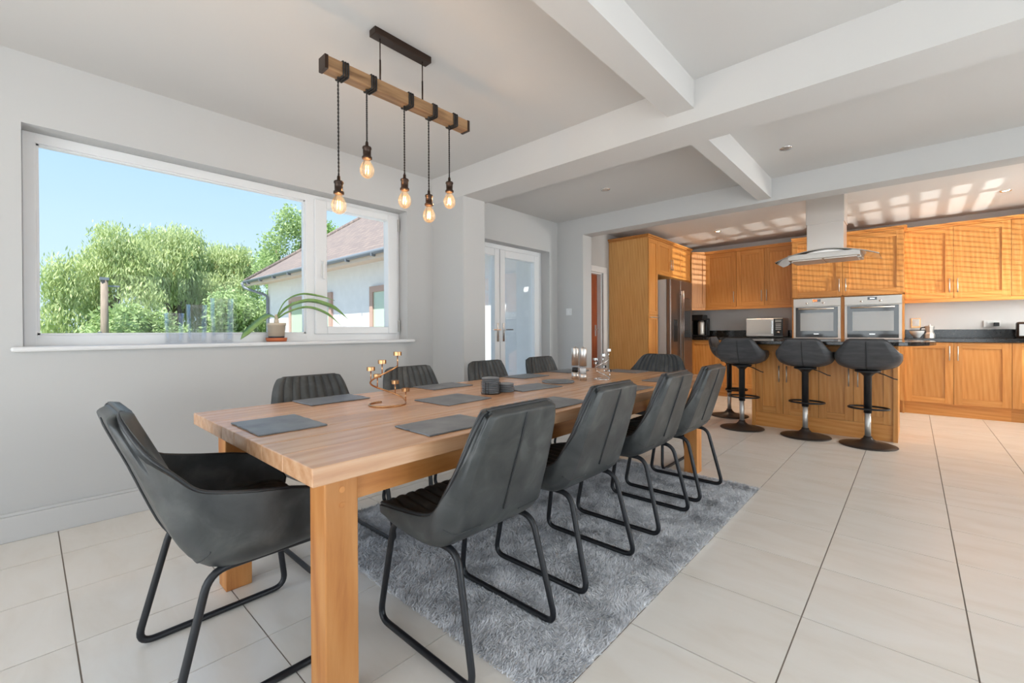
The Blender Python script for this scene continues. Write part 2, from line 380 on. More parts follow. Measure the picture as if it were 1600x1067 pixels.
glazed('door_4', 1, FY-.2, -2.8, 1.6, 0, 2.2, 4)
glazed('window_2', 0, RX+.16, 6.2, 7.5, 1.05, 2.1, 2, [6.2, 6.6, 7.5])
bl = thing('venetian_blind', (RX+.06, 6.85, 1.07), 'white venetian blind with tilted slats in kitchen window', 'blind')
sm = MB().add([(-.022, -.64, -.003), (.022, -.64, .003), (.022, .64, .003), (-.022, .64, -.003), (-.022, -.64, -.001), (.022, -.64, .005), (.022, .64, .005), (-.022, .64, -.001)],
              [(0, 3, 2, 1), (4, 5, 6, 7), (0, 1, 5, 4), (1, 2, 6, 5), (2, 3, 7, 6), (3, 0, 4, 7)]).mesh('slat', 'white_plastic')
for k in range(21): put('slat', sm, bl, (0, 0, .02+k*.048))
box('head_rail', (-.025, .025, -.645, .645, 1.0, 1.03), 'white_plastic', bl)

# wall fittings
def plate(name, loc, axis, wd, ht, label, cat, rockers=1):
    x, y, z = loc; t_ = thing(name, loc, label, cat)
    D = (lambda a, c, d0, d1, e, f: (a, c, -d1, -d0, e, f)) if axis == 'y' else (lambda a, c, d0, d1, e, f: (d0, d1, a, c, e, f))
    obj('plate', MB().box(*D(-wd/2, wd/2, 0, .009, -ht/2, ht/2)), 'white_plastic', t_, bevel=.003)
    for k in range(rockers):
        cx = (k-(rockers-1)/2)*wd/max(rockers, 1)*.8
        obj('rocker' if 'switch' in name else 'socket_face', MB().box(*D(cx-.012, cx+.012, .009, .014, -.02, .02)), 'white_gloss', t_)
    return t_
plate('light_switch', (-3.345, 4.8, 1.352), 'y', .09, .09, 'white light switch on the dining wall beside the kitchen opening', 'switch')
ks = plate('double_socket', (.754, BY, 1.167), 'y', .15, .088, 'white double socket with black plug on kitchen splashback', 'socket', 2)
obj('plug', MB().box(.012, .062, -.05, -.014, -.03, .018), 'black_plastic', ks, bevel=.006)
ks = plate('double_socket', (-2.03, BY, 1.14), 'y', .15, .088, 'white double socket with black plug left of the microwave', 'socket', 2)
obj('plug', MB().box(.015, .065, -.05, -.014, -.03, .018), 'black_plastic', ks, bevel=.006)
fs_ = plate('fused_switch', (.03, BY, 1.195), 'y', .075, .10, 'copper edged switch plate above worktop next to ovens', 'switch')
box('copper_edge', (-.05, .05, -.006, 0, -.075, .062), 'copper', fs_, .002)
def downlight(x, y, z, label, lit):
    t_ = thing('downlight', (x, y, z), label, 'ceiling light', 'recessed ceiling downlights')
    obj('bezel', MB().lathe([(.028, -.002), (.045, -.006), (.048, -.001), (.048, .0)], seg=20), 'chrome', t_, True)
    obj('lamp', MB().lathe([(.0, -.003), (.028, -.003), (.028, 0)], seg=16), 'lamp_lit' if lit else 'steel_light', t_)
    if lit: light('downlight_lamp', 'SPOT', (x, y, z-.03), (x, y, 0), 58, (1, .82, .6), spot_size=1.9, spot_blend=.8, shadow_soft_size=.03)
downlight(-2.33, 4.0, H2, 'unlit chrome downlight nearest the french doors', False)
downlight(-.75, 4.08, H2, 'unlit chrome downlight in the bay right of the short beam', False)
downlight(-2.20, 7.1, HK, 'lit downlight above the left kitchen wall cabinets', True)
downlight(.75, 7.2, HK, 'lit downlight above the right kitchen wall cabinets', True)

# ------------------------------------------------------------------ kitchen
def door(parent, ax, face, a, c, z0, z1, hside=None, hz=None, name='door', pm='oak_v', horiz=False, st=.075):
    """shaker door. ax 'y': lies in plane y=face looking to -y, spans x a..c ; ax 'x': plane x=face looking to +x, spans y a..c"""
    def B(mb, p, q, d0, d1, e, f, mi=0):
        return mb.box(p, q, face-d1, face-d0, e, f, mi) if ax == 'y' else mb.box(face+d0, face+d1, p, q, e, f, mi)
    g = .002; a += g; c -= g; z0 += g; z1 -= g
    mb = MB(); B(mb, a, a+st, 0, .02, z0, z1); B(mb, c-st, c, 0, .02, z0, z1)
    B(mb, a+st, c-st, 0, .02, z0, z0+st, 1); B(mb, a+st, c-st, 0, .02, z1-st, z1, 1)
    d = obj(name, mb, ['oak_v', 'oak_h' if ax == 'y' else 'oak_hy'], parent, bevel=.0015)
    p = MB(); B(p, a+st-.004, c-st+.004, 0, .010, z0+st-.004, z1-st+.004); obj('panel', p, pm, d)
    if hside is not None:
        hx = (a+.035 if hside < 0 else c-.035); m2 = MB()
        def pt(u, dd, z): return (u, face-dd, z) if ax == 'y' else (face+dd, u, z)
        if horiz: pts = [pt((a+c)/2-.14, .045, hz), pt((a+c)/2+.14, .045, hz)]; lg = [((a+c)/2-.11, hz), ((a+c)/2+.11, hz)]
        else: pts = [pt(hx, .045, hz-.09), pt(hx, .045, hz+.09)]; lg = [(hx, hz-.065), (hx, hz+.065)]
        m2.tube(pts, .006, 8)
        for u, z in lg: m2.tube([pt(u, .018, z), pt(u, .045, z)], .004, 6)
        obj('handle', m2, 'steel_light', d, True)
    return d
G_W = 'oak wall cabinets'; G_B = 'oak base cabinets'
def wall_cab(x0, x1, splits, hs, label, yb=8.05):
    t_ = thing('wall_cabinet', ((x0+x1)/2, 8.2, 1.465), label, 'cabinet', G_W)
    def L(mb): mb.v = [(x-(x0+x1)/2, y-8.2, z-1.465) for x, y, z in mb.v]; return mb
    obj('body', L(MB().box(x0, x1, yb+.02, BY, 1.50, 2.43)), 'oak_pale', t_)
    obj('cornice', L(MB().box(x0, x1, yb-.012, BY, 2.43, 2.455).box(x0, x1, yb-.03, BY, 2.455, 2.475)), 'oak_h', t_)
    obj('pelmet', L(MB().box(x0, x1, yb-.005, yb+.02, 1.455, 1.50)), 'oak_h', t_)
    e = [x0]+splits+[x1]
    for k in range(len(e)-1):
        d = door(t_, 'y', yb+.02, e[k], e[k+1], 1.50, 2.43, hs[k], 1.665)
        for q in [d]+[c for c in COL.objects if c.parent == d]:
            q.data.transform(Matrix.Translation((-(x0+x1)/2, -8.2, -1.465)))
    return t_
wall_cab(-2.71, -2.203, [], [1], 'single door oak wall cabinet next to the corner cabinet')
wall_cab(-2.203, -1.349, [-1.784], [1, -1], 'double door oak wall cabinet above the microwave')
wall_cab(-.085, .884, [.387], [1, -1], 'double door oak wall cabinet right of the ovens with slatted sunlight')
wall_cab(.884, 1.85, [1.367], [1, -1], 'oak wall cabinet at the right edge of the picture')
# diagonal corner wall cabinet
t_ = thing('corner_cabinet', (-3.0, 8.15, 1.465), 'angled oak corner wall cabinet between fridge housing and wall cabinets', 'cabinet')
obj('body', MB().prism([(.11, -.28), (.29, -.10), (.29, .23), (-.50, .23), (-.50, -.28)], .035, .965), 'oak_pale', t_)
obj('cornice', MB().prism([(.14, -.28), (.29, -.13), (.29, .23), (-.50, .23), (-.50, -.28)], .965, 1.01), 'oak_h', t_)
obj('pelmet', MB().prism([(.11, -.28), (.29, -.10), (.275, -.085), (.095, -.265)], -.01, .035), 'oak_h', t_)
dl = MB(); L_ = .2546
for d in ((0, .055, 0, .93), (L_-.055, L_, 0, .93), (.055, L_-.055, 0, .07), (.055, L_-.055, .86, .93)): dl.box(d[0], d[1], -.02, 0, d[2], d[3])
cd_ = obj('door', dl, 'oak_v', t_, loc=(.11, -.28, .035), rz=PI/4, bevel=.0015)
box('panel', (.05, L_-.05, -.01, 0, .065, .865), 'oak_v', cd_)
# tall oven housings
def oven_tall(x0, x1, hs, label, olabel, disp):
    t_ = thing('oven_housing', ((x0+x1)/2, 8.05, 0), label, 'cabinet', 'tall oven housings')
    o_ = Vector(((x0+x1)/2, 8.05, 0))
    def L(mb): mb.v = [(x-o_.x, y-o_.y, z) for x, y, z in mb.v]; return mb
    obj('body', L(MB().box(x0, x0+.02, 7.77, BY, .0, 2.42).box(x1-.02, x1, 7.77, BY, 0, 2.42).box(x0, x1, 8.35, BY, 0, 2.42).box(x0, x1, 7.77, BY, 1.57, 1.59)
                    .box(x0, x1, 7.77, BY, .94, .96).box(x0, x1, 7.77, BY, 2.40, 2.42).box(x0, x1, 7.80, 7.82, 0, .16)), 'oak_v', t_)
    obj('cornice', L(MB().box(x0, x1, 7.745, BY, 2.42, 2.445).box(x0, x1, 7.72, BY, 2.445, 2.468).box(x1, x1+(.03 if x1 > -.2 else .0005), 7.72, 8.01, 2.445, 2.468)), 'oak_h', t_)
    for (a, b_, hz, nm) in ((1.58, 2.42, 1.73, 'door'), (.16, .95, .8, 'door')):
        d = door(t_, 'y', 7.77, x0, x1, a, b_, hs, hz, nm)
        for q in [d]+[c for c in COL.objects if c.parent == d]: q.data.transform(Matrix.Translation((-o_.x, -o_.y, 0)))
    ov = thing('oven', (o_.x, 7.75, .97), olabel, 'oven', 'built in ovens')
    W_ = (x1-x0)/2-.022
    box('chassis', (-W_, W_, .02, .5, 0, .59), 'steel_light', ov)
    box('control_panel', (-W_, W_, -.005, .02, .475, .59), 'steel_light', ov, .002)
    dr = box('oven_door', (-W_, W_, -.012, .02, .0, .468), 'steel_light', ov, .003)
    box('door_glass', (-W_+.03, W_-.03, -.018, -.011, .02, .462), 'black_glass', dr, .002)
    box('window', (-W_+.09, W_-.08, -.0195, -.017, .115, .38), 'oven_window', dr)
    hb = MB().tube([(-W_+.07, -.05, .435), (W_-.07, -.05, .435)], .011, 10)
    for s in (-1, 1): hb.tube([(s*(W_-.1), -.05, .435), (s*(W_-.1), -.012, .435)], .007, 6)
    obj('door_handle', hb, 'steel_light', dr, True)
    box('badge', (-.03, .03, -.0205, -.018, .066, .076), 'chrome', dr)
    box('display', (-.05, .05, -.008, -.003, .535, .575), 'black_glass', ov)
    if disp: box('clock_digits', (-.04, .01, -.0095, -.007, .545, .567), 'led_red', ov)
    else: box('clock_digits', (-.025, .025, -.0095, -.007, .55, .562), 'led_white', ov)
    for s in (-1, 1): obj('knob', MB().tube([(s*.1-.015, .0, .52), (s*.1-.015, -.022, .52)], .014, 14), 'chrome', ov, True)
oven_tall(-1.349, -.735, 1, 'tall oak housing around the left oven', 'left built in oven with red clock', True)
oven_tall(-.735, -.085, -1, 'tall oak housing around the right oven', 'right built in oven with pale clock display', False)
# base cabinets on the back wall
def base_cab(x0, x1, split, label, hs=(1, -1)):
    cx = (x0+x1)/2; t_ = thing('base_cabinet', (cx, 8.08, 0), label, 'cabinet', G_B)
    box('body', (x0-cx, x1-cx, -.29, .30, .16, .938), 'oak_pale', t_); box('plinth', (x0-cx, x1-cx, -.26, -.24, 0, .16), 'oak_h', t_)
    e = [x0]+split+[x1]
    for k in range(len(e)-1):
        d = door(t_, 'y', 7.79, e[k], e[k+1], .16, .936, hs[k], .80)
        for q in [d]+[c for c in COL.objects if c.parent == d]: q.data.transform(Matrix.Translation((-cx, -8.08, 0)))
base_cab(-.085, .86, [.375], 'double door oak base cabinet right of the ovens')
base_cab(.86, 1.83, [1.345], 'oak base cabinet at the right edge of the picture')
base_cab(-2.885, -2.05, [-2.40], 'oak base cabinet beside the fridge under the coffee machine')
base_cab(-2.05, -1.349, [-1.70], 'oak base cabinet under the microwave')
for x0, x1, lab in ((-.085, RX, 'black granite worktop right of the ovens with upstand'), (-2.885, -1.349, 'black granite worktop under the microwave with upstand')):
    t_ = thing('worktop', ((x0+x1)/2, 8.08, .939), lab, 'worktop'); hw = (x1-x0)/2
    box('slab', (-hw, hw, -.335, .30, 0, .048), 'granite', t_, .004); box('upstand', (-hw, hw, .28, .30, .048, .158), 'granite', t_)
# fridge housing along the left kitchen wall
XF = -2.89
t_ = thing('larder_cabinet', (-3.2, 6.33, 0), 'tall narrow oak larder cabinet with wide side panel', 'cabinet')
def Lf(mb, c=(-3.2, 6.33, 0)): mb.v = [(x-c[0], y-c[1], z-c[2]) for x, y, z in mb.v]; return mb
obj('body', Lf(MB().box(WX+.004, XF-.02, 6.175, 6.507, .1, 2.48)), 'oak_pale', t_)
obj('side_panel', Lf(MB().box(WX+.004, XF, 6.152, 6.175, 0, 2.48)), 'oak_pale', t_)
obj('cornice', Lf(MB().box(WX+.004, XF+.01, 6.14, 6.507, 2.48, 2.50).box(WX+.004, XF+.03, 6.12, 6.507, 2.50, 2.525)), 'oak_hy', t_)
for a, b_, hz in ((1.335, 2.48, None), (.13, 1.335, 1.30)):
    d = door(t_, 'x', XF-.02, 6.155, 6.507, a, b_, 1 if hz else None, hz, horiz=True, st=.06)
    for q in [d]+[c for c in COL.objects if c.parent == d]: q.data.transform(Matrix.Translation((3.2, -6.33, 0)))
t_ = thing('overfridge_cabinet', (-3.2, 7.19, 1.95), 'oak bridge cabinet with small doors above the fridge', 'cabinet')
cc = (-3.2, 7.19, 1.95)
obj('body', Lf(MB().box(WX+.004, XF-.02, 6.507, 7.87, 1.965, 2.48), cc), 'oak_pale', t_)
obj('end_panel', Lf(MB().box(WX+.004, XF, 7.845, 7.87, 0, 2.48), cc), 'oak_v', t_)
obj('cornice', Lf(MB().box(WX+.004, XF+.01, 6.507, 7.868, 2.48, 2.50).box(WX+.004, XF+.03, 6.507, 7.868, 2.50, 2.525), cc), 'oak_hy', t_)
for a, b_, hs in ((6.507, 6.99, 1), (6.99, 7.475, -1), (7.475, 7.87, None)):
    d = door(t_, 'x', XF-.02, a, b_, 1.965, 2.48, hs, 2.15, st=.07)
    for q in [d]+[c for c in COL.objects if c.parent == d]: q.data.transform(Matrix.Translation((3.2, -7.19, -1.95)))
fr = thing('fridge_freezer', (-3.1, 6.97, 0), 'steel american style fridge freezer with water dispenser', 'fridge')
box('cabinet_body', (-.40, .33, -.445, .435, .02, 1.88), 'fridge_side', fr, .004)
for a, c, nm in ((-.445, -.062, 'freezer_door'), (-.052, .435, 'fridge_door')):
    d = box(nm, (.335, .40, a, c, .05, 1.885), 'fridge_steel', fr, .012)
    if nm == 'freezer_door':
        box('dispenser', (.395, .403, -.33, -.19, .93, 1.27), 'black_plastic', d, .003)
        box('dispenser_panel', (.402, .405, -.31, -.21, 1.17, 1.25), 'black_glass', d)
    else:
        box('display_window', (.395, .403, .06, .36, .98, 1.62), 'black_glass', d, .004)
    hh = MB(); yy = c-.03 if nm == 'freezer_door' else a+.03
    hh.tube([(.43, yy, .55), (.43, yy, 1.72)], .011, 8)
    for zz in (.6, 1.67): hh.tube([(.395, yy, zz), (.43, yy, zz)], .008, 6)
    obj('handle', hh, 'fridge_steel', d, True)
# island
isl = thing('kitchen_island', (-.746, 6.05, 0), 'oak kitchen island with shaker doors facing the bar stools', 'island')
io = Vector((-.746, 6.05, 0))
def Li(mb): mb.v = [(x-io.x, y-io.y, z) for x, y, z in mb.v]; return mb
obj('body', Li(MB().box(-1.37, -.12, 5.70, 6.44, .16, .945)), 'oak_pale', isl)
obj('plinth', Li(MB().box(-1.36, -.13, 5.685, 6.42, 0, .16)), 'oak_h', isl)
for xx in (-1.384, -.143):
    obj('corner_post', Li(MB().box(xx, xx+.035, 5.66, 5.70, 0, .945)), 'oak_v', isl)
obj('end_panel', Li(MB().box(-.12, -.108, 5.70, 6.45, 0, .945)), 'oak_v', isl); obj('end_panel', Li(MB().box(-1.384, -1.37, 5.70, 6.45, 0, .945)), 'oak_v', isl)
ed = [-1.349, -1.074, -.746, -.451, -.143]
for k in range(4):
    d = door(isl, 'y', 5.70, ed[k], ed[k+1], .16, .93, 1 if k % 2 == 0 else -1, .61, st=.07)
    for q in [d]+[c for c in COL.objects if c.parent == d]: q.data.transform(Matrix.Translation(-io))
poly = []
for k in range(17):
    a = -PI/2+PI*k/16; poly.append((-.16+.33*math.cos(a), 5.975+.625*math.sin(a)))
for k in range(17):
    a = PI/2+PI*k/16; poly.append((-1.33+.33*math.cos(a), 5.975+.625*math.sin(a)))
tag(obj('island_worktop', MB().prism(poly, .947, .985), 'granite', bevel=.006), 'black granite island worktop with rounded overhanging ends', 'worktop')
# cooker hood
hd = thing('cooker_hood', (-.71, 6.0, 1.86), 'stainless chimney cooker hood with curved glass canopy over island', 'cooker hood')
box('chimney', (-.165, .165, -.15, .15, .08, .76), 'steel', hd, .003)
box('chimney_cover', (-.172, .172, -.157, .157, .40, .76), 'steel', hd, .003)
ho = box('motor_box', (-.33, .31, -.24, .24, .015, .075), 'steel_light', hd, .004)
for x0, x1 in ((-.30, -.02), (.0, .28)): box('grease_filter', (x0, x1, -.19, .19, .006, .02), 'steel', ho, .002)
for s in (-.31, .29): obj('hood_lamp', MB().lathe([(.0, 0), (.02, 0), (.02, .012)], (s, -.1, .004), 12), 'steel_light', ho)
rows = []
for zz in (0, .008):
    pass
gm = MB(); n = 24
top = [(-.46+.92*k/n, .0+.095*(1-((k-n/2)/(n/2))**2)) for k in range(n+1)]
ra = [[(x, -.27+.05*abs(x/.46)**2, z+.012) for x, z in top], [(x, .27-.05*abs(x/.46)**2, z+.012) for x, z in top]]
rb = [[(x, y, z-.008) for x, y, z in r] for r in ra]
gm.grid(ra); gm.grid(rb, flip=True)
gm.grid([ra[0], rb[0]]); gm.grid([ra[1], rb[1]], flip=True)
obj('glass_canopy', gm, 'hood_glass', hd, True)
em = MB().tube(ra[0], .005, 6); em.tube(ra[1], .005, 6); obj('canopy_edge', em, 'steel_light', hd, True)
# appliances and small things on the worktops
mw = thing('microwave', (-1.757, 8.05, .987), 'steel microwave with dark control panel on left worktop', 'microwave')
box('case', (-.26, .26, -.12, .25, .01, .30), 'steel', mw, .006)
dm = box('door', (-.26, .13, -.14, -.12, .02, .295), 'steel', mw, .003); box('door_mirror', (-.24, .09, -.143, -.138, .045, .275), 'fridge_side', dm)
box('handle', (.10, .125, -.165, -.14, .05, .265), 'chrome', dm, .004)
cp_ = box('control_panel', (.135, .26, -.14, -.12, .02, .295), 'black_plastic', mw, .003); box('display', (.155, .24, -.143, -.139, .235, .275), 'oven_window', cp_)
for k in range(4): box('button_row', (.16, .235, -.143, -.139, .12+k*.027, .132+k*.027), 'fridge_side', cp_)
obj('dial', MB().tube([(.2, -.139, .075), (.2, -.158, .075)], .022, 16), 'chrome', cp_, True)
cf = thing('coffee_machine', (-2.83, 8.12, .987), 'black coffee machine with steel flask beside the fridge', 'coffee machine')
obj('machine_body', MB().box(-.13, .12, .02, .17, 0, .33).box(-.13, .12, -.16, .05, .29, .39).box(-.13, .12, -.16, .17, 0, .03), 'black_plastic', cf, bevel=.018)
obj('flask', MB().lathe([(.05, .03), (.055, .05), (.055, .25), (.04, .285), (.02, .29)], (.05, -.07, 0), 18), 'steel_light', cf, True)
t_ = thing('moka_pot', (.165, 8.1, .987), 'small steel stovetop coffee pot on right worktop', 'coffee pot')
obj('pot_body', MB().lathe([(.052, 0), (.052, .05), (.038, .075), (.05, .15), (.05, .155), (.01, .165), (.008, .18), (0, .182)], seg=8), 'steel_light', t_)
obj('handle', MB().tube(fillet([(-.045, 0, .14), (-.09, 0, .135), (-.085, 0, .06)], .02), .008, 8), 'black_plastic', t_, True)
t_ = tag(obj('ceramic_bowl', MB().lathe([(.03, 0), (.035, .012), (.07, .06), (.078, .095), (.073, .095), (.065, .06), (.02, .02), (0, .018)], seg=24), 'fridge_side', smooth=True, loc=(.04, 8.1, .987)), 'small grey bowl on the worktop beside the coffee pot', 'bowl')
t_ = thing('radio', (1.03, 8.2, .987), 'small grey radio at the right end of the worktop', 'radio')
box('case', (-.09, .09, -.05, .05, 0, .20), 'bronze', t_, .02); box('speaker_face', (-.07, .07, -.054, -.048, .03, .17), 'fridge_side', t_)

# ------------------------------------------------------------------ upholstered buckets (dining chairs, armchairs, bar stools)
def catmull(rows, n):
    R = np.array(rows, float); m_ = len(R); out = []
    for k in range(n):
        u = k/(n-1)*(m_-1); i = min(int(u), m_-2); f = u-i
        p0, p1, p2, p3 = R[max(i-1, 0)], R[i], R[i+1], R[min(i+2, m_-1)]
        out.append(.5*((2*p1)+(-p0+p2)*f+(2*p0-5*p1+4*p2-p3)*f*f+(-p0+3*p1-3*p2+p3)*f**3))
    return np.array(out)
def bucket(root, rows, leather, yoff, pw, thick, chan, amp, seam_from):
    NV, NU = 34, 73
    T = catmull(rows, NV)
    q = np.linspace(-1, 1, NU); s = np.sin(q*PI/2)*.5+q*.5
    rise = 1-(1-np.abs(s)**pw)**(1/pw)
    G = np.zeros((NV, NU, 3))
    for i in range(NV):
        pf, pz, rf, rz, w_ = T[i]
        G[i, :, 0] = s*w_; G[i, :, 1] = pf+(rf-pf)*rise+yoff; G[i, :, 2] = pz+(rz-pz)*rise
    dv = np.gradient(G, axis=0); du = np.gradient(G, axis=1)
    nrm = np.cross(du, dv); nrm /= np.linalg.norm(nrm, axis=2, keepdims=True)+1e-9      # towards the sitter
    if nrm[3, NU//2, 2] < 0: nrm = -nrm
    edge = np.minimum(1, (1-np.abs(s))*5)[None, :]*np.minimum(1, np.minimum(np.arange(NV), NV-1-np.arange(NV))/3.)[:, None]
    tck = (thick[0]+(thick[1]-thick[0])*np.linspace(0, 1, NV))[:, None]
    outer = G-nrm*(.022+(tck-.022)*np.clip(edge*1.3, 0, 1)**.5)[:, :, None]
    puff = np.abs(np.sin((s+1)/2*PI*chan))**.5*amp
    inner = G+nrm*(puff[None, :]*np.minimum(1, edge*2.))[:, :, None]
    mi_ = MB().grid([[tuple(p) for p in r] for r in inner], flip=False)
    pad = obj('seat_pad', mi_, leather, root, True)
    sm_ = MB()
    for k in range(1, chan):
        j = int(np.argmin(np.abs((s+1)/2-k/chan)))
        sm_.tube([Vector(inner[i, j])+Vector(nrm[i, j])*.0004 for i in range(2, NV-2)], .0022, 5)
    obj('channel_line', sm_, 'piping', pad, True)  # thin dark tubes added to mark the grooves between flutes
    mo = MB().grid([[tuple(p) for p in r] for r in outer], flip=True)
    def loop(A): return [tuple(p) for p in A[0, :]]+[tuple(p) for p in A[1:, -1]]+[tuple(p) for p in A[-1, -2::-1]]+[tuple(p) for p in A[-2:0:-1, 0]]
    li, lo = loop(inner), loop(outer)
    mo.grid([lo, li], closed=True)
    sh_ = obj('shell', mo, leather, root, True)
    mid = [tuple((Vector(a)*.6+Vector(b)*.4)) for a, b in zip(li, lo)]
    obj('piping', MB().tube(mid, .0065, 6, closed=True), 'piping', root, True)
    c = NU//2; i0 = int(NV*seam_from)
    ln = [Vector(outer[i, c])-Vector(nrm[i, c])*.0015 for i in range(i0, NV-3)]
    obj('back_seam', MB().tube(ln, [.0045]*(len(ln)-3)+[.004, .003, .0015], 6), 'piping', sh_, True)
    for sgn in (0, 1):
        i = int(NV*seam_from)-1; js = range(2, NU//2-10) if sgn == 0 else range(NU//2+11, NU-2)
        obj('side_seam', MB().tube([Vector(outer[i, j])-Vector(nrm[i, j])*.0005 for j in js], .002, 5), 'piping', sh_, True)
def sled(root, lat, pts):
    for s in (-1, 1):
        obj('leg', MB().tube(fillet([(s*(lat if z < .2 else lat-.02), y, z) for y, z in pts], .055, 7, True), .0115, 10, True), 'chair_metal', root, True)
YO = -.26
SIDE = [(.505, .450, .515, .452, .185), (.47, .452, .485, .462, .208), (.38, .446, .39, .478, .228), (.25, .440, .24, .495, .236), (.175, .445, .16, .512, .236), (.135, .475, .125, .54, .234),
        (.105, .55, .093, .60, .229), (.07, .65, .055, .685, .219), (.037, .745, .022, .765, .206), (.018, .80, .006, .808, .194), (.008, .828, .0, .832, .182), (.002, .846, -.002, .846, .172), (.0, .852, -.002, .852, .15)]
ARM = [(.475, .462, .485, .485, .235), (.445, .466, .45, .54, .268), (.35, .46, .36, .598, .282), (.20, .455, .20, .628, .284), (.125, .468, .12, .645, .282), (.08, .52, .07, .662, .276),
       (.045, .60, .032, .70, .262), (.0, .72, -.022, .765, .238), (-.038, .81, -.06, .828, .208), (-.055, .85, -.074, .858, .185), (-.063, .872, -.08, .874, .162), (-.067, .884, -.08, .884, .132)]
STOOL = [(.42, .778, .43, .79, .175), (.39, .778, .40, .825, .205), (.31, .768, .33, .868, .236), (.18, .762, .20, .876, .242), (.105, .785, .11, .88, .238), (.07, .84, .065, .895, .228),
         (.048, .90, .042, .928, .208), (.032, .955, .027, .968, .182), (.022, .995, .018, 1.0, .158), (.02, 1.012, .017, 1.013, .135)]
STOOL = [r[:4]+(r[4]*.94,) for r in STOOL]
GC = 'grey leather dining chairs along the table'; GA = 'grey leather armchairs at the table ends'
ch = thing('dining_chair', (0, 0, 0), '', 'chair', GC)
bucket(ch, SIDE, 'leather', YO, 6., (.065, .045), 9, .013, .46)
sled(ch, .205, [(0+YO, .0115), (.52+YO, .0115), (.455+YO, .392), (.095+YO, .392)])
ar = thing('dining_armchair', (0, 0, 0), '', 'chair', GA)
bucket(ar, ARM, 'leather', YO, 9., (.058, .045), 11, .013, .42)
sled(ar, .262, [(0+YO, .0115), (.495+YO, .0115), (.44+YO, .41), (.10+YO, .41)])
ordn = ['nearest', 'second', 'third', 'farthest']
first = True
for k, y in enumerate((1.10, 1.725, 2.42, 3.025)):
    lab = 'grey leather dining chair on the rug side with its back to us, %s from camera' % ordn[k]
    if k == 0: ch.location = (-.975+YO, y, .008); ch.rotation_euler = (0, 0, PI/2); ch['label'] = lab
    else: dup(ch, (-.975+YO, y, .02), PI/2, lab)
for k, y in enumerate((1.065, 1.72, 2.44, 3.12)):
    dup(ch, (-2.495-YO, y, .006 if k == 0 else .016), -PI/2, 'grey leather dining chair on the window side with fluted back showing, %s from camera' % ordn[k])
ar.location = (-1.745, .25-YO, 0); ar['label'] = 'grey leather armchair at the near end of the table'
dup(ar, (-1.715, 3.835+YO, .0), PI, 'fluted leather armchair at the far end of the table before the fridge')
# bar stools
st = thing('bar_stool', (0, 0, 0), '', 'bar stool', 'adjustable bar stools round the island')
bucket(st, STOOL, 'stool_leather', -.2, 2.5, (.05, .04), 7, .004, .40)
obj('base', MB().lathe([(0, 0), (.218, 0), (.224, .004), (.222, .009), (.18, .018), (.11, .03), (.06, .048), (.036, .072), (.030, .09)], seg=40), 'stool_metal', st, True)
obj('gas_column', MB().lathe([(.024, .07), (.024, .32)], seg=20), 'steel_light', st, True)
co = obj('column_sleeve', MB().lathe([(.031, .31), (.031, .66), (.06, .69), (.10, .70), (.10, .715)], seg=20), 'chair_metal', st, True)
fr_ = MB().tube([(.155*math.sin(a), .085-.12*math.cos(a), .346) for a in [2*PI*k/32 for k in range(32)]], .0095, 8, True)
fr_.tube([(0, -.03, .346), (0, .205, .346)], .008, 8)
obj('foot_ring', fr_, 'chair_metal', st, True)
obj('height_lever', MB().tube([(.06, .0, .70), (.12, 0, .68), (.19, 0, .645), (.215, 0, .640)], .005, 8), 'chair_metal', st, True)
st.location = (-.318, 5.37, 0); st['label'] = 'dark leather bar stool in front of the island, rightmost'
dup(st, (-.825, 5.41, 0), 0, 'dark leather bar stool in front of the island, second from right')
dup(st, (-1.425, 5.41, 0), .03, 'dark leather bar stool in front of the island, left end')
dup(st, (-1.75, 6.08, 0), -PI/2+.05, 'dark leather bar stool at the left end of the island, partly hidden')

# ------------------------------------------------------------------ dining table
TX0_, TX1_, TY0_, TY1_, TZ = -2.33, -1.135, .488, 3.61, .75
tb = thing('dining_table', (-1.735, 2.05, 0), 'long chunky rustic wooden dining table', 'table')
to = Vector((-1.735, 2.05, 0))
ws = [.13, .16, .12, .15, .14, .13, .17, .195]; x = TX0_
for k, w_ in enumerate(ws):
    x1 = TX1_ if k == len(ws)-1 else x+w_
    ob = box('plank', (x-to.x+.0004, x1-to.x-.0004, TY0_-to.y, TY1_-to.y, .70, .75+random.uniform(-.0006, .0006)), 'table_y_sheen', tb, .003)
    x = x1
for lx, ly in ((-2.25, .56), (-1.322, .56), (-2.25, 3.44), (-1.322, 3.44)):
    lg = box('leg', (lx-to.x, lx+.1-to.x, ly-to.y, ly+.1-to.y, 0, .70), 'table_leg', tb, .004)
    if lx > -2:
        for zz in (.645, .60):
            obj('dowel', MB().tube([(lx+.1-to.x-.001, ly+.05-to.y, zz), (lx+.1-to.x+.0015, ly+.05-to.y, zz)], .009, 12), 'table_x', lg)
for xx in (-2.235, -1.262): box('apron', (xx-to.x, xx+.025-to.x, .66-to.y, 3.44-to.y, .60, .70), 'table_apron', tb, .002)
for yy in (.76, 3.315): box('apron', (-2.15-to.x, -1.322-to.x, yy-to.y, yy+.025-to.y, .60, .70), 'table_x', tb, .002)
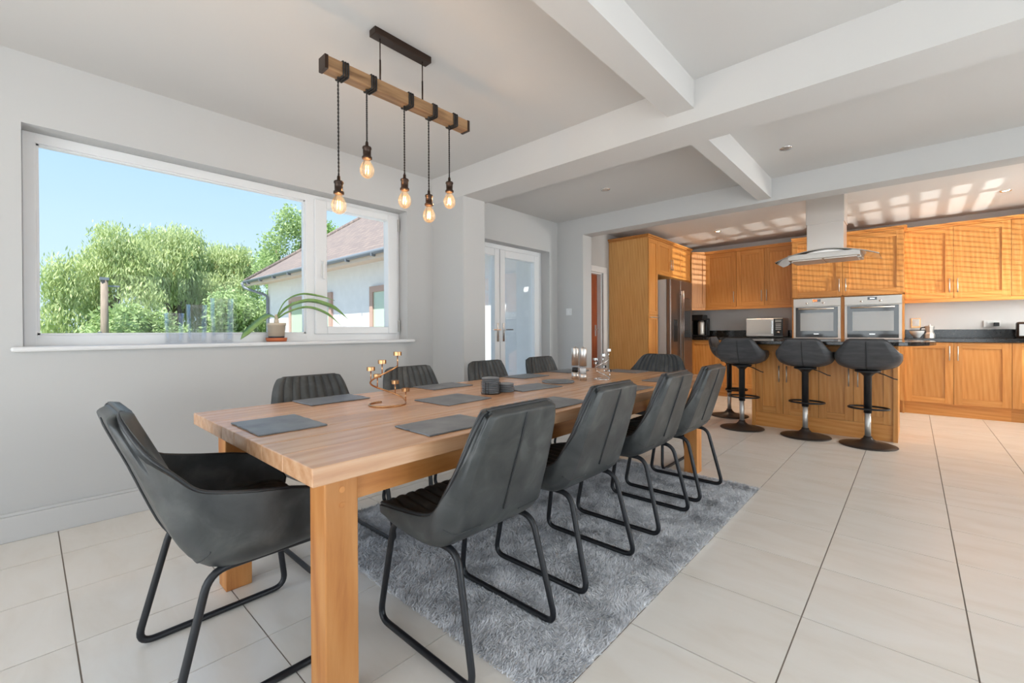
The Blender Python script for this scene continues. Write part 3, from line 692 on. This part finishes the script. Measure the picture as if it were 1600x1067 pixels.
# slate placemats
def slate(cx, cy, wx, wy, label, rz=0, grp='slate placemats on the dining table'):
    n = 14; P = []
    def edge(ax, ay, bx, by, m_):
        for k in range(m_):
            u = k/m_; j = random.uniform(-.0022, .0022)
            P.append((ax+(bx-ax)*u+(j if ax == bx else 0), ay+(by-ay)*u+(j if ay == by else 0)))
    hx, hy = wx/2, wy/2
    edge(-hx, -hy, hx, -hy, n); edge(hx, -hy, hx, hy, n); edge(hx, hy, -hx, hy, n); edge(-hx, hy, -hx, -hy, n)
    m_ = len(P); mb = MB()
    V = [(p[0]*.985, p[1]*.985, 0) for p in P]+[(p[0], p[1], .002) for p in P]+[(p[0]*.988, p[1]*.985, .0055) for p in P]
    mb.add(V, [tuple(range(m_-1, -1, -1)), tuple(range(2*m_, 3*m_))]+[(a*m_+i, a*m_+(i+1) % m_, (a+1)*m_+(i+1) % m_, (a+1)*m_+i) for a in (0, 1) for i in range(m_)])
    return tag(obj('slate_placemat', mb, 'slate', loc=(cx, cy, TZ+.0008), rz=rz), label, 'placemat', grp)
slate(-1.775, .638, .31, .235, 'slate placemat at the near end of the table')
for k, (y, r) in enumerate(((1.055, .03), (1.785, -.02), (2.60, .02), (3.17, .0))): slate(-2.215, y, .215, .31, 'slate placemat on the window side of the table, %s from camera' % ordn[k], r)
for k, (y, r) in enumerate(((1.055, -.03), (1.715, .02), (2.44, -.02), (3.03, .02))): slate(-1.292, y, .22, .31, 'slate placemat on the rug side of the table, %s from camera' % ordn[k], r)
slate(-1.83, 3.47, .31, .22, 'slate placemat at the far end of the table')
slate(-1.745, 1.47, .26, .30, 'slate mat in the table middle beside the coaster stacks', .04)
slate(-1.755, 2.10, .22, .34, 'slate mat in the table middle before the round slate board', -.12)
tag(obj('round_slate_board', MB().lathe([(0, 0), (.108, 0), (.111, .005), (.108, .011), (0, .011)], seg=40), 'slate', smooth=False, loc=(-1.795, 2.44, TZ+.0008)), 'round slate board in front of the tall mills', 'board')
# coasters
og = ['bottom', 'second from bottom', 'third from bottom', 'fourth from bottom', 'fifth from bottom', 'sixth from bottom', 'third from top', 'second from top', 'top']
cm = MB().lathe([(0, 0), (.043, 0), (.0495, .0025), (.0505, .0048), (.0495, .007), (.043, .0095), (0, .0095)], seg=28).mesh('round_coaster', 'slate')
for k in range(9):
    tag(put('round_coaster', cm, None, (-1.76+random.uniform(-.0015, .0015), 1.755+random.uniform(-.0015, .0015), TZ+.004+k*.0098), random.random()*6), 'round slate coaster, %s in the tall stack in the wire holder' % og[k], 'coaster', 'coasters in the wire holder')
og2 = ['bottom', 'second', 'middle', 'fourth', 'top']
for k in range(5):
    tag(put('round_coaster', cm, None, (-1.752+random.uniform(-.002, .002), 1.868+random.uniform(-.002, .002), TZ+.001+k*.0098), random.random()*6), 'round slate coaster, %s of the short stack beside the wire holder' % og2[k], 'coaster', 'coasters in the short stack')
wh = thing('coaster_holder', (-1.76, 1.755, TZ), 'black wire holder round the tall coaster stack', 'holder')
obj('ring', MB().tube([(.0545*math.cos(a), .0545*math.sin(a), .002) for a in [2*PI*k/28 for k in range(28)]], .0014, 6, True), 'black_plastic', wh, True)
for a in (.4, 1.97, 3.54, 5.11):
    d = .16; obj('wire_upright', MB().tube([(.0545*math.cos(a-d), .0545*math.sin(a-d), .002), (.0545*math.cos(a-d), .0545*math.sin(a-d), .068), (.0545*math.cos(a+d), .0545*math.sin(a+d), .068), (.0545*math.cos(a+d), .0545*math.sin(a+d), .002)], .0014, 6), 'black_plastic', wh, True)
# spiral tealight holders
def spiral(loc, rz, ringr, turns, z0, ht, cups, mname, label, cup_r=.019):
    t_ = thing('tealight_holder', loc, label, 'candle holder', rz=rz)
    pts = []; n = 80
    for k in range(n+1):
        u = k/n; a = u*turns*2*PI; zz = .004 if u < .42 else .004+ht*((u-.42)/.58)**1.15
        r = ringr if u < .42 else ringr*(1-.12*(u-.42)/.58)
        pts.append((r*math.cos(a), r*math.sin(a), zz))
    obj('spiral_rod', MB().tube(pts, .0042, 8), mname, t_, True)
    for u in cups:
        p = pts[int(u*n)]; sh_ = obj('stem', MB().tube([p, (p[0], p[1], p[2]+.05)], .0028, 6), mname, t_, True)
        obj('cup', MB().lathe([(0, 0), (cup_r, 0), (cup_r, .017), (cup_r-.002, .017), (cup_r-.002, .004), (0, .004)], (p[0], p[1], p[2]+.05), 18), mname, sh_)
spiral((-1.87, 1.165, TZ), 2.93, .085, 1.55, 0, .185, (.46, .57, .68, .80, .90, 1.0), 'copper', 'copper spiral tealight holder with six cups near table front')
spiral((-1.655, 2.78, TZ), 2.2, .055, 1.7, 0, .15, (.44, .56, .67, .78, .89, 1.0), 'chrome', 'chrome spiral tealight holder with six cups beside the mills', .018)
for (x, y, fill, lab) in ((-1.825, 2.69, 'black_plastic', 'tall steel mill with dark peppercorn window'), (-1.735, 2.655, 'white_plastic', 'tall steel mill with pale salt window')):
    t_ = thing('spice_mill', (x, y, TZ), lab, 'mill', 'salt and pepper mills')
    obj('mill_body', MB().lathe([(0, .10), (.026, .10), (.026, .225), (.024, .228), (.008, .232), (.007, .238), (0, .239)], seg=24), 'steel', t_, True)
    obj('window_tube', MB().lathe([(.026, .05), (.026, .10)], seg=24), 'vase_glass', t_, True)
    obj('filling', MB().lathe([(0, .052), (.022, .052), (.022, .085), (0, .087)], seg=18), fill, t_, True)
    obj('base', MB().lathe([(0, 0), (.026, 0), (.026, .05), (0, .05)], seg=24), 'steel', t_, True)

# ------------------------------------------------------------------ rug (shag pile)
RG = (-2.50, -.79, 1.02, 3.39)
rg = thing('shag_rug', (-1.645, 2.205, 0), 'grey shaggy rug under the dining table', 'rug')
mb = MB(); P = []; m_ = 160
def redge(t_):
    return .012*mnoise.noise((t_*3., 1.7, 0))+.006*mnoise.noise((t_*11., 4.2, 0))
ring = []
for k in range(40): u = k/40; ring.append((RG[0]+.014+(RG[1]-RG[0]-.028)*u, RG[2]+.016+redge(u*2)*.4))
for k in range(50): u = k/50; ring.append((RG[1]-.016+redge(u*2+5)*.4, RG[2]+(RG[3]-RG[2])*u))
for k in range(40): u = 1-k/40; ring.append((RG[0]+(RG[1]-RG[0])*u, RG[3]-.016+redge(u*2+9)*.4))
for k in range(50): u = 1-k/50; ring.append((RG[0]+.016+redge(u*2+13)*.4, RG[2]+(RG[3]-RG[2])*u))
obj('backing', MB().prism([(x+1.645, y-2.205) for x, y in ring], .0005, .008), 'rug_base', rg)
NB = 190000
bx = np.random.uniform(RG[0]-.005, RG[1]+.005, NB); by = np.random.uniform(RG[2]-.005, RG[3]+.005, NB)
cl = np.array([mnoise.noise((x*5, y*5, .3)) for x, y in zip(bx[:6000], by[:6000])])   # clump field sampled coarsely
gx, gy = 90, 120
fld = np.array([[mnoise.noise((i*.11, j*.11, 3.1))+.6*mnoise.noise((i*.37, j*.37, 8.)) for j in range(gy)] for i in range(gx)])
ii = ((bx-RG[0])/(RG[1]-RG[0])*(gx-1)).clip(0, gx-1).astype(int); jj = ((by-RG[2])/(RG[3]-RG[2])*(gy-1)).clip(0, gy-1).astype(int)
ang = fld[ii, jj]*5+np.random.normal(0, .9, NB); hgt = .017+.006*np.random.rand(NB)+.004*fld[jj*0+ii, jj]
lean = .010+.012*np.random.rand(NB); tw = np.random.rand(NB)*2*PI; wd = .0021
dx, dy = np.cos(ang)*lean, np.sin(ang)*lean; px, py = np.cos(tw)*wd, np.sin(tw)*wd
bx -= -1.645; by -= 2.205
V = np.zeros((NB, 5, 3))
V[:, 0] = np.stack([bx-px, by-py, np.full(NB, .005)], 1); V[:, 1] = np.stack([bx+px, by+py, np.full(NB, .005)], 1)
V[:, 2] = np.stack([bx+dx*.45+px*.9, by+dy*.45+py*.9, hgt*.65], 1); V[:, 3] = np.stack([bx+dx*.45-px*.9, by+dy*.45-py*.9, hgt*.65], 1)
V[:, 4] = np.stack([bx+dx, by+dy, hgt], 1)
base = (np.arange(NB)*5)[:, None]
LQ = np.concatenate([base+np.array([[0, 1, 2, 3]]), base+np.array([[3, 2, 4]])], 1).ravel()
me = bpy.data.meshes.new('pile'); me.vertices.add(NB*5); me.vertices.foreach_set('co', V.ravel())
me.loops.add(NB*7); me.loops.foreach_set('vertex_index', LQ.astype(np.int32)); me.polygons.add(NB*2)
ls = (np.arange(NB)*7)[:, None]+np.array([[0, 4]]); me.polygons.foreach_set('loop_start', ls.ravel().astype(np.int32))
me.update(calc_edges=True); me.materials.append(M['rug'])
pl = put('pile', me, rg); pl['kind'] = 'stuff'

# ------------------------------------------------------------------ pendant light over the table
PX = -1.985; S = 1.1445
pd = thing('pendant_light', (PX, 1.33, H1), 'wooden beam pendant light with five hanging filament bulbs', 'pendant lamp')
def PY(y): return y*S-1.33
def PZ(z): return 1.1+(z-1.1)*S-H1
box('ceiling_plate', (-.028, .028, PY(1.015), PY(1.315), -.035, 0), 'bronze', pd, .003)
bm = box('wooden_beam', (-.03, .03, PY(.80), PY(1.545), PZ(2.142), PZ(2.142)+.06), 'beam_wood', pd, .003)
for a in (.795, 1.545): box('end_cap', (-.0315, .0315, PY(a)-.002, PY(a)+.014, PZ(2.142)-.0015, PZ(2.142)+.0615), 'bronze', bm)
for a in (1.053, 1.279):
    rd = obj('hanging_rod', MB().tube([(0, PY(a), PZ(2.142)+.06), (0, PY(a), -.14)], .0045, 8).tube([(0, PY(a), -.14), (0, PY(a), -.035)], .003, 6), 'bronze', pd, True)
for y, zt in ((.86, 1.737), (.987, 1.915), (1.176, 1.825), (1.314, 1.783), (1.442, 1.877)):
    yy = PY(y); zs = PZ(zt); zb = PZ(2.142)
    cm_ = MB()
    for s in (0, PI): cm_.tube([(.0022*math.cos(k*.9+s), yy+.0022*math.sin(k*.9+s), zb-(zb-zs)*k/90) for k in range(91)], .0024, 5)
    cdn = obj('cord', cm_, 'cord', pd, True)
    wp = MB()
    for dd in (.006, .018, .03): wp.tube(fillet([(-.034, yy+dd, zb-.004), (.034, yy+dd+.004, zb-.004), (.034, yy+dd+.004, zb+.064), (-.034, yy+dd, zb+.064)], .008, 3, True), .0042, 6, True)
    obj('cord_wrap', wp, 'cord', cdn, True)
    so = obj('socket', MB().lathe([(0, .0), (.007, .0), (.008, -.02), (.02, -.024), (.022, -.028), (.022, -.034), (.019, -.036), (.019, -.07), (.024, -.073), (.024, -.083), (.016, -.085), (0, -.085)][::-1], (0, yy, zs), 20), 'bronze', pd, True)
    bl_ = obj('bulb', MB().lathe([(.0135, -.083), (.0155, -.093), (.024, -.106), (.032, -.122), (.0345, -.138), (.032, -.155), (.024, -.168), (.011, -.176), (0, -.1775)][::-1], (0, yy, zs), 20), 'bulb_glass', pd, True)
    fm = MB()
    for k in range(4):
        a = k*PI/2+.5; fm.tube([(.007*math.cos(a), yy+.007*math.sin(a), zs-.115), (.010*math.cos(a), yy+.010*math.sin(a), zs-.155)], .0014, 5)
    obj('filament', fm, 'filament', bl_)
    light('bulb_glow', 'POINT', (PX, yy+1.33, zs-.137+H1), (0, 0, 0), 1.6, (1, .62, .3), shadow_soft_size=.003)

# ------------------------------------------------------------------ window sill things
VZ = 1.031; VX = -3.61
def vase(y, r0, r1, ht, label, frosted=False):
    t_ = thing('glass_vase', (VX, y, VZ), label, 'vase', 'clear vases on the sill')
    obj('vase_wall', MB().lathe([(0, .012), (r0-.006, .012), (r1-.004, ht), (r1, ht), (r0, 0), (0, 0)], seg=28), 'vase_glass', t_, True)
    if frosted: obj('frosted_band', MB().lathe([(r0+.0008, 0), (r0+.0012+(r1-r0)*.3, .085)], seg=28), 'frosted', t_, True)
    else: obj('thick_base', MB().lathe([(0, .002), (r0-.007, .002), (r0-.007, .016), (0, .016)], seg=24), 'vase_glass', t_, True)
vase(.655, .05, .054, .20, 'short clear glass vase on sill, farthest from the plant')
vase(.78, .055, .060, .26, 'middle clear glass vase with thick base on sill')
vase(.928, .066, .072, .31, 'tall clear vase with frosted white base next to plant')
tag(obj('plant_saucer', MB().lathe([(0, 0), (.068, 0), (.075, .028), (.071, .028), (.064, .006), (0, .006)], seg=28), 'terracotta', smooth=True, loc=(VX, 1.287, VZ)), 'terracotta saucer under the plant pot on the sill', 'saucer')
pp = thing('potted_plant', (VX, 1.287, VZ+.007), 'spindly plant with four long arching strap leaves in plastic pot', 'plant')
pt_ = obj('pot', MB().lathe([(0, 0), (.052, 0), (.064, .115), (.067, .115), (.067, .135), (.062, .135), (.058, .115), (0, .11)], seg=28), 'pot_clear', pp, True)
obj('pot_rim_band', MB().lathe([(.0535, .018), (.0565, .032)], seg=28), 'pot_dark', pt_, True)
obj('bulb_neck', MB().tube([(0, 0, .10), (0, .0, .15), (.004, -.004, .20)], [.016, .018, .008], 10), 'pot_clear', pp, True)
def leaf(pts, wmax):
    P = catmull([list(p) for p in pts], 22); mb = MB(); rows = []
    for k in range(22):
        u = k/21; w_ = wmax*(.35+.65*math.sin(PI*min(1, u*.75+.12)))*(1 if u < .75 else max(.05, (1-u)/.25))
        tn = Vector(P[min(k+1, 21)]-P[max(k-1, 0)]).normalized(); sd = tn.cross(Vector((0, 0, 1))); sd = sd.normalized() if sd.length > 1e-3 else Vector((1, 0, 0))
        c = Vector(P[k]); n_ = sd.cross(tn)
        w_ *= 1.35; rows.append([c-sd*w_-n_*w_*.55, c-n_*.0015, c+sd*w_+n_*w_*.75, c+n_*.0025])
    mb.grid(rows, closed=True); obj('leaf', mb, 'plant_leaf', pp, True)
leaf([(0, 0, .17), (.01, -.06, .19), (.02, -.14, .13), (.035, -.215, .06), (.06, -.262, .012)], .017)
leaf([(0, 0, .17), (.01, .06, .30), (.02, .18, .365), (.03, .33, .355), (.04, .44, .325)], .008)
leaf([(0, 0, .17), (.015, .08, .26), (.03, .24, .315), (.05, .42, .27), (.06, .545, .175)], .016)
leaf([(0, 0, .16), (.02, .08, .22), (.035, .22, .262), (.05, .37, .215), (.06, .485, .115)], .010)

# ------------------------------------------------------------------ outside
struct(box('bounce_terrace', (2.9, 40, -30, 30, -.16, -.06), 'paving')); struct(box('bounce_terrace_rear', (-3.84, 2.9, -30, FY-.3, -.16, -.06), 'paving'))  # unseen sunlit paving, added to bounce light up to the ceiling
struct(box('ground', (-60, -16, -40, 60, -.5, -.35), 'grass')); struct(box('bounce_garden', (-16, -3.84, -30, 30, -.5, -.35), 'gravel'))  # unseen gravel by the house, put in to avoid green bounce light
struct(box('trim_5', (-4.25, -3.83, FY-.5, 4.4, 2.66, 2.74), 'soffit'))
ex = thing('neighbouring_wing', (-9, 7, -.35), 'white rendered house wing with brown hipped roof outside window', 'building')
eo = Vector((-9, 7, -.35))
def Le(mb): mb.v = [(x-eo.x, y-eo.y, z-eo.z) for x, y, z in mb.v]; return mb
obj('wall', Le(MB().box(-14.4, -3.84, 4.9, 9.2, -.35, 2.6)), 'render_white', ex)
A, B_, C_, D_ = (-15.0, 4.47, 2.66), (-3.84, 4.47, 2.66), (-3.84, 9.7, 2.66), (-15.0, 9.7, 2.66)
R0, R1 = (-12.35, 7.05, 4.70), (-3.84, 7.05, 4.70)
obj('roof', Le(MB().add([A, B_, C_, D_, R0, R1], [(0, 1, 5, 4), (2, 3, 4, 5), (3, 0, 4), (0, 3, 2, 1), (1, 2, 5)])), 'roof_tiles', ex)
obj('hip_ridge', Le(MB().tube([A, R0], .07, 8).tube([R0, R1], .07, 8)), 'roof_tiles', ex, True)
obj('fascia', Le(MB().box(-15.0, -4.0, 4.47, 4.50, 2.5, 2.66).box(-15.0, -4.0, 4.50, 4.9, 2.56, 2.6)), 'soffit', ex)
obj('gutter', Le(MB().tube([(-15.05, 4.43, 2.62), (-4.0, 4.43, 2.62)], .05, 8)), 'gutter', ex, True)
for k in range(11): obj('gutter_bracket', Le(MB().box(-14.6+k, -14.57+k, 4.38, 4.48, 2.54, 2.6)), 'gutter', ex)
obj('downpipe', Le(MB().tube(fillet([(-14.9, 4.34, 2.6), (-14.9, 4.40, 2.45), (-14.3, 4.85, 2.2), (-14.3, 4.85, -.35)], .1), .04, 8)), 'gutter', ex, True)
for x0, x1 in ((-12.7, -10.2), (-8.45, -6.2)):
    wn = obj('window', Le(MB().box(x0, x0+.12, 4.84, 4.93, .9, 2.05).box(x1-.12, x1, 4.84, 4.93, .9, 2.05).box(x0+.12, x1-.12, 4.84, 4.93, 1.93, 2.05).box(x0+.12, x1-.12, 4.84, 4.93, .9, 1.0)), 'ext_frame', ex)
    obj('pane', Le(MB().box(x0+.1, x1-.1, 4.87, 4.91, .98, 1.95)), 'ext_glass', wn)
def leaves(n, centers, size, weep, seed):
    rng = np.random.RandomState(seed); C = np.array(centers, float)     # x y z rx ry rz
    wts = (C[:, 3]*C[:, 4]*C[:, 5])**.7; k = rng.choice(len(C), n, p=wts/wts.sum())
    d = rng.normal(size=(n, 3)); d /= np.linalg.norm(d, axis=1, keepdims=True); r = rng.rand(n)**.35
    P = C[k, :3]+d*C[k, 3:6]*r[:, None]
    P += rng.normal(0, .12, (n, 3))
    L_ = size*(.6+.8*rng.rand(n)); W_ = L_*(.24 if weep else .45)
    if weep: t1 = np.stack([rng.normal(0, .35, n), rng.normal(0, .35, n), -np.ones(n)], 1)
    else: t1 = rng.normal(size=(n, 3))
    t1 /= np.linalg.norm(t1, axis=1, keepdims=True)
    t2 = np.cross(t1, rng.normal(size=(n, 3))); t2 /= np.linalg.norm(t2, axis=1, keepdims=True)
    V = np.stack([P-t1*L_[:, None], P+t2*W_[:, None], P+t1*L_[:, None], P-t2*W_[:, None]], 1)
    me = bpy.data.meshes.new('foliage'); me.vertices.add(n*4); me.vertices.foreach_set('co', V.ravel())
    me.loops.add(n*4); me.loops.foreach_set('vertex_index', np.arange(n*4, dtype=np.int32)); me.polygons.add(n)
    me.polygons.foreach_set('loop_start', np.arange(0, n*4, 4, dtype=np.int32)); me.update(calc_edges=True); return me
def tree(loc, blobs, n, size, weep, m_, label, seed, tr=.25, th=3.):
    t_ = thing('willow_tree' if weep else 'broadleaf_tree', loc, label, 'tree', 'trees beyond the garden')
    me = leaves(n, blobs, size, weep, seed); me.materials.append(M[m_]); f_ = put('foliage', me, t_); f_['kind'] = 'stuff'
    tm_ = MB().tube([(0, 0, -.2), (.1, .05, th*.5), (.0, .1, th)], [tr, tr*.8, tr*.5], 8)
    rng = random.Random(seed)
    for b_ in blobs[:6]: tm_.tube([(.05, .07, th*.6), (b_[0]*.5, b_[1]*.5, (th*.6+b_[2])/2+.3), (b_[0], b_[1], b_[2])], [tr*.5, tr*.3, tr*.1], 6)
    obj('trunk', tm_, 'bark', t_, True)
def blobs(seed, n, rx, ry, z0, z1, br):
    r = random.Random(seed); o_ = []
    for k in range(n):
        a = r.uniform(0, 2*PI); q = r.random()**.5; u = r.random(); w_ = math.sin(PI*(.25+.6*u))
        o_.append((math.cos(a)*q*rx*w_, math.sin(a)*q*ry*w_, z0+(z1-z0)*u, br*r.uniform(.7, 1.2), br*r.uniform(.7, 1.2), br*r.uniform(.8, 1.5)))
    return o_
G0 = -.35
tree((-22, 1.9, G0), blobs(1, 26, 1.5, 1.7, .3, 4.9, .62), 42000, .085, True, 'willow', 'pale green weeping willow behind the utility pole', 11)
tree((-23, 4.2, G0), blobs(2, 30, 1.6, 1.5, .3, 5.4, .62), 46000, .085, True, 'willow', 'tallest pale willow in the middle of the window view', 12)
tree((-24, 6.5, G0), blobs(3, 26, 1.6, 1.5, .3, 5.2, .62), 42000, .085, True, 'willow', 'pale willow left of the house roof', 13)
tree((-19, 5.2, G0), blobs(4, 22, 1.2, 1.3, .2, 2.7, .55), 18000, .07, False, 'leaf_bright', 'bright green leafy bush below the willows', 14, .12, 1.6)
tree((-18.5, 7.35, G0), blobs(5, 30, 1.2, 1.25, .6, 5.9, .55), 24000, .07, False, 'leaf_bright', 'bright green broadleaf tree beside the house gable', 15)
tree((-24, 11.6, G0), blobs(6, 26, 1.6, 1.7, 2, 7.2, .6), 18000, .085, False, 'leaf_dark', 'tree crown showing above the house roof', 16, .2, 4)
tree((-20, 2.7, G0), blobs(7, 18, 1.1, 1.6, .2, 1.9, .5), 16000, .07, False, 'leaf_bright', 'low shrub at the foot of the willows', 17, .1, 1.2)
tree((-26, 9.2, G0), blobs(8, 24, 1.6, 1.6, .6, 5.6, .62), 18000, .085, False, 'leaf_dark', 'darker broadleaf tree behind the bright tree', 18)
up_ = thing('utility_pole', (-19, 1.66, G0), 'weathered wooden utility pole with crossarm in front of willow', 'pole')
obj('post', MB().tube([(0, 0, 0), (0, 0, 3.2)], [.11, .09], 10), 'pole_wood', up_, True)
box('crossarm', (-.05, .05, .08, .36, 2.93, 2.98), 'gutter', up_); box('pole_cap', (-.11, .11, -.11, .11, 3.13, 3.22), 'gutter', up_); box('junction_box', (-.1, .1, -.16, -.08, 1.2, 1.5), 'gutter', up_)
